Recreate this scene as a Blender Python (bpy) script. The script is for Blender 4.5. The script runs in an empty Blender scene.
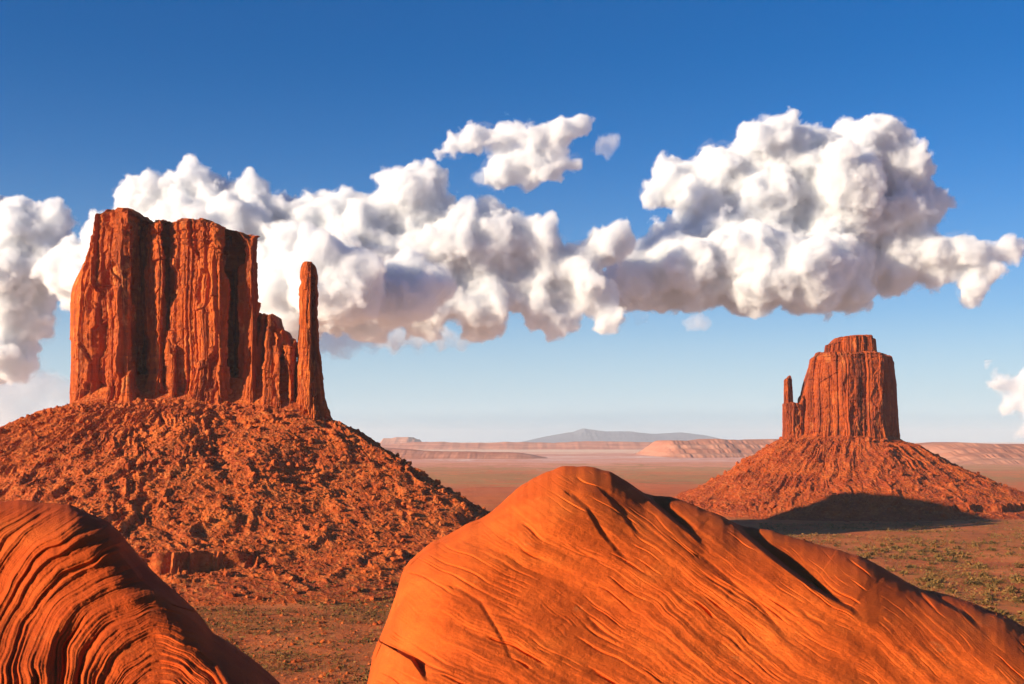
import bpy, math, random, os
import numpy as np
from mathutils import Vector

DEV = ''
R = math.radians
rng = np.random.default_rng(7)
random.seed(7)
scene = bpy.context.scene
COL = scene.collection

# ------------------------------------------------------------------ camera
F = 1236.0           # focal length in pixels of the 1024 px wide frame
HOR = 441.0          # row of the horizon
CAMZ = 110.0         # height of the eye above the valley floor
cam_d = bpy.data.cameras.new('camera')
cam = bpy.data.objects.new('camera', cam_d)
COL.objects.link(cam)
cam.location = (0, 0, CAMZ)
cam.rotation_euler = (R(90), 0, 0)
cam_d.sensor_width = 36
cam_d.lens = 36 * F / 1024
cam_d.shift_y = (HOR - 342) / 1024
cam_d.clip_start = 0.5
cam_d.clip_end = 400000
scene.camera = cam

# ------------------------------------------------------------------ light
SUN_AZ, SUN_EL = 28.5, 16.4      # the light travels towards +x, turned SUN_AZ towards +y
EXPOSURE = 0.95
sd = bpy.data.lights.new('sun', 'SUN')
sd.energy = 5.0
sd.angle = R(0.5)
sd.color = (1.0, 0.80, 0.56)
sun = bpy.data.objects.new('sun', sd)
COL.objects.link(sun)
LD = Vector((math.cos(R(SUN_AZ)) * math.cos(R(SUN_EL)), math.sin(R(SUN_AZ)) * math.cos(R(SUN_EL)), -math.sin(R(SUN_EL))))
sun.rotation_euler = LD.to_track_quat('-Z', 'Y').to_euler()

world = bpy.data.worlds.new('World')
scene.world = world
world.use_nodes = True
wt = world.node_tree
wt.nodes.clear()
sky = wt.nodes.new('ShaderNodeTexSky')
sky.sky_type = 'NISHITA'
sky.sun_disc = False
sky.sun_elevation = R(SUN_EL)
sdir = -LD
sky.sun_rotation = math.atan2(sdir.x, sdir.y)
sky.altitude = 1700
sky.air_density = 1.0
sky.dust_density = 1.6
sky.ozone_density = 4.0
hsv = wt.nodes.new('ShaderNodeHueSaturation')
hsv.inputs['Saturation'].default_value = 1.6
hsv.inputs['Hue'].default_value = .508
bg = wt.nodes.new('ShaderNodeBackground')
bg.inputs['Strength'].default_value = 0.065
wo = wt.nodes.new('ShaderNodeOutputWorld')
wt.links.new(sky.outputs[0], hsv.inputs['Color'])
# the pale band of thick air along the horizon
tcw = wt.nodes.new('ShaderNodeTexCoord')
sxw = wt.nodes.new('ShaderNodeSeparateXYZ')
rpw = wt.nodes.new('ShaderNodeValToRGB')
rpw.color_ramp.interpolation = 'B_SPLINE'
for p_, v_ in ((0.0, .95), (.035, .80), (.09, .47), (.15, .17), (.22, .04), (.3, 0)):
    e_ = rpw.color_ramp.elements.new(p_)
    e_.color = (v_, v_, v_, 1)
for e_ in [e for e in rpw.color_ramp.elements if e.color[0] == 1.0 and e.position == 1.0]:
    e_.color = (0, 0, 0, 1)
rpw.color_ramp.elements[0].color = (.95, .95, .95, 1)
mxw = wt.nodes.new('ShaderNodeMix')
mxw.data_type = 'RGBA'
mxw.inputs['B'].default_value = (4.9, 6.1, 6.9, 1)
wt.links.new(tcw.outputs['Generated'], sxw.inputs[0])
wt.links.new(sxw.outputs['Z'], rpw.inputs[0])
wt.links.new(rpw.outputs[0], mxw.inputs['Factor'])
wt.links.new(hsv.outputs[0], mxw.inputs['A'])
wt.links.new(mxw.outputs['Result'], bg.inputs['Color'])
wt.links.new(bg.outputs[0], wo.inputs['Surface'])

vs = scene.view_settings
vs.view_transform = 'Standard'
vs.look = 'None'
vs.gamma = 1.0
vs.use_curve_mapping = False
vs.exposure = EXPOSURE

cy = scene.cycles
cy.max_bounces = 14
cy.volume_bounces = 12
cy.diffuse_bounces = 3
cy.transparent_max_bounces = 64
cy.use_denoising = True
cy.use_adaptive_sampling = True
cy.adaptive_threshold = .025
cy.volume_step_rate = 1

# ------------------------------------------------------------------ noise
_p = np.random.default_rng(11).permutation(256).astype(np.int64)
PERM = np.concatenate([_p, _p])
_g = np.random.default_rng(12).normal(size=(256, 3))
GRAD = (_g / np.linalg.norm(_g, axis=1)[:, None]).astype(np.float64)
RND = np.random.default_rng(13).random((256, 3))


def perlin(x, y, z=0.0, seed=0):
    x, y, z = np.broadcast_arrays(np.asarray(x, float), np.asarray(y, float), np.asarray(z, float) + seed * 17.31)
    xi, yi, zi = np.floor(x), np.floor(y), np.floor(z)
    fx, fy, fz = x - xi, y - yi, z - zi
    xi, yi, zi = (xi.astype(np.int64) & 255), (yi.astype(np.int64) & 255), (zi.astype(np.int64) & 255)
    u, v, w = (t * t * t * (t * (t * 6 - 15) + 10) for t in (fx, fy, fz))

    def g(dx, dy, dz):
        h = PERM[(PERM[(PERM[(xi + dx) & 255] + yi + dy) & 255] + zi + dz) & 255]
        gr = GRAD[h]
        return gr[..., 0] * (fx - dx) + gr[..., 1] * (fy - dy) + gr[..., 2] * (fz - dz)
    a = g(0, 0, 0) * (1 - u) + g(1, 0, 0) * u
    b = g(0, 1, 0) * (1 - u) + g(1, 1, 0) * u
    c = g(0, 0, 1) * (1 - u) + g(1, 0, 1) * u
    d = g(0, 1, 1) * (1 - u) + g(1, 1, 1) * u
    return ((a * (1 - v) + b * v) * (1 - w) + (c * (1 - v) + d * v) * w) * 1.6


def fbm(x, y, z=0.0, octaves=4, seed=0, gain=0.5, kind=0):
    out, amp, fr = 0.0, 1.0, 1.0
    for o in range(octaves):
        n = perlin(x * fr, y * fr, np.asarray(z) * fr, seed + o * 3)
        if kind == 1:
            n = 1 - 2 * np.abs(n)      # ridges
        if kind == 2:
            n = 2 * np.abs(n) - 0.5      # billows
        out = out + amp * n
        amp *= gain
        fr *= 2.03
    return out


def worley(x, y, seed=0):
    """2-D cells: distance to the nearest point, the gap to the second nearest, a random number of the cell"""
    x, y = np.broadcast_arrays(np.asarray(x, float), np.asarray(y, float))
    xi, yi = np.floor(x).astype(np.int64), np.floor(y).astype(np.int64)
    f1 = np.full(x.shape, 9.0)
    f2 = np.full(x.shape, 9.0)
    rid = np.zeros(x.shape)
    for dx in (-1, 0, 1):
        for dy in (-1, 0, 1):
            h = PERM[(PERM[(xi + dx + seed * 31) & 255] + yi + dy) & 255]
            px, py = xi + dx + RND[h, 0], yi + dy + RND[h, 1]
            d = np.sqrt((px - x) ** 2 + (py - y) ** 2)
            near = d < f1
            f2 = np.where(near, f1, np.minimum(f2, d))
            rid = np.where(near, RND[h, 2], rid)
            f1 = np.where(near, d, f1)
    return f1, f2 - f1, rid


def columns(S, z, w, h, seed):
    """jointed rock: irregular columns across S, each broken at its own heights; returns the column's random set-back, its facing, the block's set-back, the distance to the joint"""
    q = S / w
    i = np.floor(q).astype(np.int64)

    def rn(n, c=0):
        return RND[PERM[(n + seed * 37) & 255], c]
    jit = rn(i) * .62
    c = np.where(q - i < jit, i - 1, i)
    j0, j1 = rn(c) * .62, 1 + rn(c + 1) * .62
    fr = (q - c - j0) / (j1 - j0)
    e = np.minimum(fr, 1 - fr) * (j1 - j0) * w
    zz = z / (h * (.55 + .9 * rn(c, 1))) + 9 * rn(c, 2) + .35 * (rn(c + 5, 1) - .5) * fr
    j = np.floor(zz).astype(np.int64)
    hb = PERM[(PERM[(c + seed * 37) & 255] + j) & 255]
    ez = np.minimum(zz - j, 1 - zz + j) * h
    return rn(c, 2) - .5, (rn(c + 3, 1) - .5) * (fr - .5), RND[hb, 0] - .5, e, ez


def sstep(a, b, x):
    t = np.clip((x - a) / (b - a), 0, 1)
    return t * t * (3 - 2 * t)


# ------------------------------------------------------------------ meshes and objects
def new_mesh(name, verts, faces, mat=None, smooth=True):
    me = bpy.data.meshes.new(name)
    verts = np.ascontiguousarray(verts, np.float32)
    faces = np.ascontiguousarray(faces, np.int32)
    n, k = faces.shape
    me.vertices.add(len(verts))
    me.vertices.foreach_set('co', verts.ravel())
    me.loops.add(n * k)
    me.loops.foreach_set('vertex_index', faces.ravel())
    me.polygons.add(n)
    me.polygons.foreach_set('loop_start', np.arange(0, n * k, k, dtype=np.int32))
    me.polygons.foreach_set('use_smooth', np.full(n, smooth))
    me.update(calc_edges=True)
    if mat:
        me.materials.append(mat)
    return me


def obj(name, verts, faces, mat=None, parent=None, smooth=True):
    o = bpy.data.objects.new(name, new_mesh(name, verts, faces, mat, smooth))
    COL.objects.link(o)
    if parent:
        o.parent = parent
        o.matrix_parent_inverse.identity()
        o.location = -parent.location
    return o


def tag(o, label=None, cat=None, group=None, kind=None):
    for k, v in (('label', label), ('category', cat), ('group', group), ('kind', kind)):
        if v:
            o[k] = v
    return o


def empty(name, loc):
    o = bpy.data.objects.new(name, None)
    COL.objects.link(o)
    o.location = loc
    return o


def grid_faces(nu, nv, wrap=False):
    """quads of a grid stored as index = v*nu + u"""
    u = np.arange(nu if wrap else nu - 1)
    v = np.arange(nv - 1)
    U, V = np.meshgrid(u, v)
    U2 = (U + 1) % nu
    return np.stack([V * nu + U, V * nu + U2, (V + 1) * nu + U2, (V + 1) * nu + U], -1).reshape(-1, 4)


# ------------------------------------------------------------------ materials
class NT:
    def __init__(self, name):
        self.m = bpy.data.materials.new(name)
        self.m.use_nodes = True
        self.t = self.m.node_tree
        self.t.nodes.clear()
        self.out = self.t.nodes.new('ShaderNodeOutputMaterial')

    def n(self, kind, **kw):
        nd = self.t.nodes.new('ShaderNode' + kind)
        for k, v in kw.items():
            setattr(nd, k, v)
        return nd

    def l(self, a, b):
        self.t.links.new(a, b)

    def pos(self, scale=(1, 1, 1)):
        g = self.n('NewGeometry')
        mp = self.n('Mapping')
        mp.inputs['Scale'].default_value = scale
        self.l(g.outputs['Position'], mp.inputs['Vector'])
        return mp.outputs[0]

    def noise(self, vec, scale=1.0, detail=5, rough=0.55, dist=0.0):
        nd = self.n('TexNoise')
        nd.inputs['Scale'].default_value = scale
        nd.inputs['Detail'].default_value = detail
        nd.inputs['Roughness'].default_value = rough
        nd.inputs['Distortion'].default_value = dist
        self.l(vec, nd.inputs['Vector'])
        return nd.outputs[0]

    def ramp(self, fac, stops, interp='LINEAR'):
        nd = self.n('ValToRGB')
        cr = nd.color_ramp
        cr.interpolation = interp
        while len(cr.elements) < len(stops):
            cr.elements.new(0.5)
        for e, (p, c) in zip(cr.elements, stops):
            e.position = p
            e.color = (*c, 1) if len(c) == 3 else c
        self.l(fac, nd.inputs[0])
        return nd.outputs[0]

    def mix(self, fac, a, b, mode='MIX'):
        nd = self.n('Mix', data_type='RGBA', blend_type=mode)
        for s, v in ((nd.inputs['Factor'], fac), (nd.inputs['A'], a), (nd.inputs['B'], b)):
            if isinstance(v, (int, float)):
                s.default_value = v
            elif isinstance(v, tuple):
                s.default_value = (*v, 1)
            else:
                self.l(v, s)
        return nd.outputs['Result']

    def bump(self, h, dist, strength=1.0, prev=None):
        nd = self.n('Bump')
        nd.inputs['Distance'].default_value = dist
        nd.inputs['Strength'].default_value = strength
        self.l(h, nd.inputs['Height'])
        if prev is not None:
            self.l(prev, nd.inputs['Normal'])
        return nd.outputs[0]

    def surface(self, color, normal=None, rough=0.9, spec=0.15):
        b = self.n('BsdfPrincipled')
        if isinstance(color, tuple):
            b.inputs['Base Color'].default_value = (*color, 1)
        else:
            self.l(color, b.inputs['Base Color'])
        b.inputs['Roughness'].default_value = rough
        b.inputs['Specular IOR Level'].default_value = spec
        if normal is not None:
            self.l(normal, b.inputs['Normal'])
        self.l(b.outputs[0], self.out.inputs['Surface'])
        return self.m


def cliff_mat(name, tint=(1, 1, 1), k=1.0):
    t = NT(name)
    c = lambda r, g, b: (r * tint[0], g * tint[1], b * tint[2])
    a = t.noise(t.pos((.035 * k, .035 * k, .012 * k)), 1, 6, .6)
    col = t.ramp(a, [(.28, c(.30, .056, .018)), (.45, c(.46, .094, .022)), (.58, c(.58, .130, .027)), (.72, c(.68, .21, .05))])
    st = t.noise(t.pos((.004 * k, .004 * k, .22 * k)), 1, 4, .6, .4)          # flat beds
    col = t.mix(t.ramp(st, [(.42, (0, 0, 0)), (.62, (.55, .55, .55))]), col, c(.36, .078, .03))
    vr = t.noise(t.pos((.11 * k, .11 * k, .009 * k)), 1, 5, .6, .6)          # dark streaks of varnish down the wall
    col = t.mix(t.ramp(vr, [(.50, (0, 0, 0)), (.66, (.8, .8, .8))]), col, c(.15, .035, .022))
    pl = t.noise(t.pos((.09 * k, .09 * k, .05 * k)), 1, 6, .65)
    col = t.mix(t.ramp(pl, [(.57, (0, 0, 0)), (.70, (.75, .75, .75))]), col, c(.76, .31, .11))
    b1 = t.bump(t.noise(t.pos((.35 * k, .35 * k, .10 * k)), 1, 8, .65), 2.2 / k)
    b2 = t.bump(t.noise(t.pos((.02 * k, .02 * k, .9 * k)), 1, 3, .6), .5 / k, .7, b1)
    return t.surface(col, b2)


def talus_mat(name, k=1.0, tint=(1, 1, 1)):
    t = NT(name)
    c = lambda r, g, b: (r * tint[0], g * tint[1], b * tint[2])
    a = t.noise(t.pos((.03 * k, .03 * k, .03 * k)), 1, 7, .62)
    col = t.ramp(a, [(.3, c(.30, .056, .016)), (.48, c(.46, .094, .021)), (.62, c(.56, .130, .027)), (.78, c(.64, .20, .05))])
    st = t.noise(t.pos((.002, .002, .13 * k)), 1, 4, .6, .3)
    col = t.mix(t.ramp(st, [(.48, (0, 0, 0)), (.60, (.5, .5, .5))]), col, c(.33, .060, .022))
    vor = t.n('TexVoronoi')
    vor.inputs['Scale'].default_value = .32 * k
    t.l(t.pos(), vor.inputs['Vector'])
    sp = t.ramp(vor.outputs['Color'], [(.55, (0, 0, 0)), (.9, (.75, .75, .75))])
    col = t.mix(sp, col, c(.62, .20, .065))
    b1 = t.bump(t.noise(t.pos((.3 * k, .3 * k, .3 * k)), 1, 8, .7), 2.0 / k)
    b2 = t.bump(vor.outputs['Distance'], 1.2 / k, .8, b1)
    return t.surface(col, b2)


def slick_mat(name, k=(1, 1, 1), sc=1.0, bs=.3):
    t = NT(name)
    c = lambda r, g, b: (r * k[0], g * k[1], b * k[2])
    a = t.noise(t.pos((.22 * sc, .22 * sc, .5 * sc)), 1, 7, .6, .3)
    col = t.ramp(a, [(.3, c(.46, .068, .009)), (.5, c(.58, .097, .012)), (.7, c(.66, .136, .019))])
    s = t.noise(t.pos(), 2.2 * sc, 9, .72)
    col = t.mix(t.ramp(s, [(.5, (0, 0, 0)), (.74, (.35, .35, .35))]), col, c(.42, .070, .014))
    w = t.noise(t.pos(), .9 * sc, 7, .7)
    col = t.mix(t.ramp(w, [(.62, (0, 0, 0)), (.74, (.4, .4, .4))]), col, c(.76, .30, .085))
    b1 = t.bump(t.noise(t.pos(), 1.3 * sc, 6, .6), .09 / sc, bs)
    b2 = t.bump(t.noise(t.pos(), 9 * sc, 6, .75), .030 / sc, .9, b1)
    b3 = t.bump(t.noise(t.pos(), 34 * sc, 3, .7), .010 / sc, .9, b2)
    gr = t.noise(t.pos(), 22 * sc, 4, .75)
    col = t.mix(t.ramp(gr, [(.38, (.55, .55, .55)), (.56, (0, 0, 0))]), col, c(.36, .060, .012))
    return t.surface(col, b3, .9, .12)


def ground_mat(name):
    t = NT(name)
    a = t.noise(t.pos((.012, .012, .012)), 1, 8, .65)
    red = t.ramp(a, [(.3, (.36, .075, .022)), (.5, (.52, .125, .032)), (.7, (.60, .19, .055))])
    # scrubby olive country in broad patches, redder bare ground between
    v = t.noise(t.pos((.0012, .0016, 1)), 1, 8, .62, .5)
    veg = t.ramp(v, [(.42, (0, 0, 0)), (.60, (.42, .42, .42))])
    fine = t.noise(t.pos((.10, .10, .10)), 1, 6, .75)
    vegc = t.ramp(fine, [(.35, (.16, .085, .018)), (.5, (.36, .145, .030)), (.65, (.56, .18, .045))])
    col = t.mix(veg, red, vegc)
    spk = t.noise(t.pos((.22, .22, .22)), 1, 4, .7)
    col = t.mix(t.ramp(spk, [(.58, (0, 0, 0)), (.66, (.6, .6, .6))]), col, (.12, .06, .02))
    # belts of country farther out: olive, brown, dull pink, lilac, pale flats; base colours raised to brighten the dimly lit plain
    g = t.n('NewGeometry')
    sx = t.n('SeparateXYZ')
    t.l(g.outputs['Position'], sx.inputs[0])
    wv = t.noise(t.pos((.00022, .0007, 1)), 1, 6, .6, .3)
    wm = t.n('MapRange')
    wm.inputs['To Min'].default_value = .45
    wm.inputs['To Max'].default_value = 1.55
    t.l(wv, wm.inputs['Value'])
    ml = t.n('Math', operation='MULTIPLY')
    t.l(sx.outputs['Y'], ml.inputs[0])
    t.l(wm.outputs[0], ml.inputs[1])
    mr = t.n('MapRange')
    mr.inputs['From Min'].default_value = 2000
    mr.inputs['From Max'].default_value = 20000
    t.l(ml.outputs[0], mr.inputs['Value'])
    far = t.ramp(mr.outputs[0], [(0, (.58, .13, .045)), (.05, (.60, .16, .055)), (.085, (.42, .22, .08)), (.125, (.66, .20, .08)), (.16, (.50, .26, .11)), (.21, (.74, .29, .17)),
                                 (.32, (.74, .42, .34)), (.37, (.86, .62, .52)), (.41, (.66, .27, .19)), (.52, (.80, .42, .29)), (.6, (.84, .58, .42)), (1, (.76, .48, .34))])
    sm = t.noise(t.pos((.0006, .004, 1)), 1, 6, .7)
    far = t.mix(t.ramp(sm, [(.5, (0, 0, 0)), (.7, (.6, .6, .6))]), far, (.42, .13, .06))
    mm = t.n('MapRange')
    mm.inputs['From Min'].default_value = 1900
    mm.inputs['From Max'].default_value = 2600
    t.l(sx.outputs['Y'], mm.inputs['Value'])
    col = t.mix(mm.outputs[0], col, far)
    b1 = t.bump(t.noise(t.pos((.15, .15, .15)), 1, 6, .7), 1.6)
    return t.surface(col, b1)


def mesa_mat(name, lo, hi):
    t = NT(name)
    st = t.noise(t.pos((.0006, .0006, .045)), 1, 5, .6, .3)
    col = t.ramp(st, [(.35, lo), (.65, hi)])
    n = t.noise(t.pos((.006, .006, .006)), 1, 6, .65)
    col = t.mix(t.ramp(n, [(.45, (0, 0, 0)), (.7, (.6, .6, .6))]), col, tuple(c * .7 for c in lo))
    return t.surface(col)


def scrub_mat(name):
    t = NT(name)
    g = t.n('NewGeometry')
    col = t.ramp(t.noise(t.pos((.07, .07, .07)), 1, 4, .7), [(.35, (.080, .052, .016)), (.5, (.16, .090, .026)), (.65, (.28, .135, .042))])
    return t.surface(col, None, .95, .05)


M_CLIFF = cliff_mat('red sandstone cliff', (.92, .84, .64))
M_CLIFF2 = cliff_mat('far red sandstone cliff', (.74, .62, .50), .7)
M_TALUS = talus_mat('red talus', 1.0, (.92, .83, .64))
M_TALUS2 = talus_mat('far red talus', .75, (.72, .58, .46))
M_SLICK = slick_mat('orange slickrock')
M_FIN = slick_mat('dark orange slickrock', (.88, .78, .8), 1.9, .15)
M_GROUND = ground_mat('desert floor')
M_SCRUB = scrub_mat('sagebrush')


# ------------------------------------------------------------------ helpers that lay the land out
def lerp_pts(pts, n, smooth=3, closed=False):
    """resample a polyline by arc length and round its corners"""
    p = np.asarray(pts, float)
    if closed:
        p = np.vstack([p, p[:1]])
    s = np.concatenate([[0], np.cumsum(np.hypot(*np.diff(p, axis=0).T))])
    t = np.linspace(0, s[-1], n, endpoint=not closed)
    q = np.stack([np.interp(t, s, p[:, 0]), np.interp(t, s, p[:, 1])], -1)
    for _ in range(smooth):
        if closed:
            q = (np.roll(q, 1, 0) + 2 * q + np.roll(q, -1, 0)) / 4
        else:
            q[1:-1] = (q[:-2] + 2 * q[1:-1] + q[2:]) / 4
    return q, s[-1]


def wx(px, Y):
    return (px - 512) / F * Y


def wz(py, Y):
    return CAMZ - (py - HOR) / F * Y


def ground_h(x, y):
    """height of the valley floor"""
    h = 5 * perlin(x / 420, y / 420, 0, 5) + 2.0 * perlin(x / 90, y / 90, 0, 6) + 0.6 * perlin(x / 25, y / 25, 0, 7)
    r = np.hypot(x, y)
    h = h * sstep(200, 500, r) * (1 - .7 * sstep(3000, 9000, r))
    h = h + 25 * sstep(2200, 6000, y) * 0
    # low red step in the plain behind the left butte
    e = 2600 + 160 * perlin(x / 240, .3, 0, 8) + 40 * perlin(x / 50, .3, 0, 9)
    h = h + 13 * (1 - sstep(e, e + 45, y)) * sstep(2000, 2350, y) * sstep(-500, -300, x) * (1 - sstep(300, 700, x))
    # the knoll under the eye
    k = 101 - 0.42 * np.maximum(r - 8, 0)
    h = np.maximum(h, k + 1.5 * perlin(x / 14, y / 14, 0, 3))
    return h


# ------------------------------------------------------------------ the ground, one sheet to the horizon
def build_ground():
    nr, na = 620, 900
    rad = np.concatenate([[0.0], np.geomspace(6, 110000, nr - 1)])
    # denser in front of the camera
    t = np.linspace(-1, 1, na, endpoint=False)
    ang = math.pi / 2 + math.pi * (0.42 * t + 0.58 * t ** 3)
    A, RR = np.meshgrid(ang, rad)
    x, y = RR * np.cos(A), RR * np.sin(A)
    z = ground_h(x, y)
    o = obj('ground', np.stack([x, y, z], -1).reshape(-1, 3), grid_faces(na, nr, True), M_GROUND)
    tag(o, kind='structure')


# ------------------------------------------------------------------ buttes
def build_cliff(name, plan, zb, ztop, mat, parent, du=.65, rim=None, k=1.0, seed=0, cap=True, base_flare=6.0, blocks=1.0):
    """a wall that follows the closed plan [(x, y)], from height zb(x) up to ztop(x)"""
    per = lerp_pts(plan, 400, 0, True)[1]
    nu = int(per / du)
    P, per = lerp_pts(plan, nu, 6, True)
    T = np.roll(P, -3, 0) - np.roll(P, 3, 0)
    T /= np.linalg.norm(T, axis=1)[:, None] + 1e-9
    N = np.stack([T[:, 1], -T[:, 0]], -1)
    area = np.sum(P[:, 0] * np.roll(P[:, 1], -1) - P[:, 1] * np.roll(P[:, 0], -1))
    if area < 0:
        N = -N
    # smooth the direction in which rock is added
    for _ in range(30):
        N = (np.roll(N, 1, 0) + 2 * N + np.roll(N, -1, 0)) / 4
    N /= np.linalg.norm(N, axis=1)[:, None] + 1e-9
    s = np.arange(nu) * per / nu
    zt = ztop(P[:, 0])
    zb_ = zb(P[:, 0])
    nv = int((zt.max() - zb_.min()) / du)
    v = np.linspace(0, 1, nv)[:, None]
    z = zb_[None] + v * (zt - zb_)[None]
    # noise uses position on a circle so that the seam closes
    S = s[None] + 0 * v
    ws = 1.0 / k
    X = P[None, :, 0] + 0 * v
    Yy = P[None, :, 1] + 0 * v
    S = S + 3.5 * k * perlin(X / (30 * k), Yy / (30 * k), z / (70 * k), seed + 1) + .7 * k * perlin(X / (9 * k), Yy / (9 * k), z / (14 * k), seed + 2)
    # flutes and bulges; held back at the two ends so that the outline stays where it is
    pr = P[:, 0] / P[:, 1]
    xr = (pr - pr.min()) / (pr.max() - pr.min()) + 0 * v
    hold = .25 + .75 * sstep(0, .10, xr) * (1 - sstep(.90, 1, xr))
    d = 4.5 * k * perlin(S / (38 * k), z / (200 * k), 0, seed + 3) + 3.0 * k * perlin(S / (24 * k), z / (45 * k), 0, seed + 14)
    for w, h, a, tl, g, gw in ((19, 130, 9.0, 13, 3.6, 1.3), (8.2, 60, 4.6, 6.5, 2.4, .9), (3.9, 17, 1.3, 1.5, .7, .5)):
        co, ti, bl, e, ez = columns(S, z, w * k, h * k, seed + 4 + int(w))
        d = d + blocks * k * (a * (.55 * co + .75 * bl) + tl * ti - g * (1 - sstep(0, gw * k, e)) - .6 * g * (1 - sstep(0, .9 * k, ez)))
    # spalled hollows
    f1, gap, rid = worley(S / (26 * k), z / (48 * k), seed + 15)
    d = d - blocks * k * 5.0 * (rid > .62) * (1 - sstep(.30, .42, f1))
    # broken, thinner columns and ledges at the foot; flat beds at the rim
    foot = 1 - sstep(.08, .24, v + .12 * perlin(S / (22 * k), .5, 0, seed + 9))
    co, ti, bl, e, ez = columns(S, z, 3.2 * k, 14 * k, seed + 7)
    d = d + foot * k * (3.4 * bl + 2.5 * ti + base_flare * np.maximum(0, 1 - v / .24) - 1.5 * (1 - sstep(0, .6 * k, e)))
    rimw = sstep(.84, .90, v)
    bed = perlin(z / (3.4 * k), .7, S / (70 * k), seed + 8)
    d = d + k * (.3 + .8 * rimw) * np.sign(bed) * np.abs(bed) ** .5 * 1.3
    d = d + k * .9 * fbm(X / (6 * k), Yy / (6 * k), z / (6 * k), 4, seed + 10, .6)
    d = (d - 1.5 * k) * hold
    if rim is not None:
        d = d - rim(v, N[None, :, 0], N[None, :, 1], xr)
    d = d - k * 3.0 * sstep(.975, 1.0, v) ** 2
    x = X + N[None, :, 0] * d
    y = Yy + N[None, :, 1] * d
    ztn = zt[None] + 0 * z
    z = z + v ** 8 * k * (2.2 * (worley(S / (9 * k), 0 * S, seed + 11)[2] - .5) + 1.2 * perlin(S / (3 * k), .2, 0, seed + 12))
    V = [np.stack([x, y, z], -1).reshape(-1, 3)]
    # the top, drawn in towards the middle
    rx, ry, rz = x[-1], y[-1], z[-1]
    cxm, cym = rx.mean(), ry.mean()
    spx = cxm + (rx - cxm) * .55
    nc = 26
    for i in range(1, nc + 1):
        t = i / nc
        ax, ay = rx + (spx - rx) * t, ry + (cym - ry) * t
        az = rz * (1 - sstep(0, .25, t)) + ztop(ax) * sstep(0, .25, t)
        az = az + k * (1.6 * sstep(0, .3, t) + 1.3 * perlin(ax / (7 * k), ay / (7 * k), 0, seed + 13) + 2 * np.floor(2.5 * sstep(0, .5, t)) * .5)
        V.append(np.stack([ax, ay, az], -1))
    return obj(name, np.vstack(V), grid_faces(nu, nv + nc, True), mat, parent, False)


def pt(px, y):
    return (wx(px, y), y)


def interp_top(pts, Y):
    xs = np.array([wx(p[0], Y) for p in pts])
    zs = np.array([wz(p[1], Y) for p in pts])
    return lambda x: np.interp(x, xs, zs)


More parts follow.
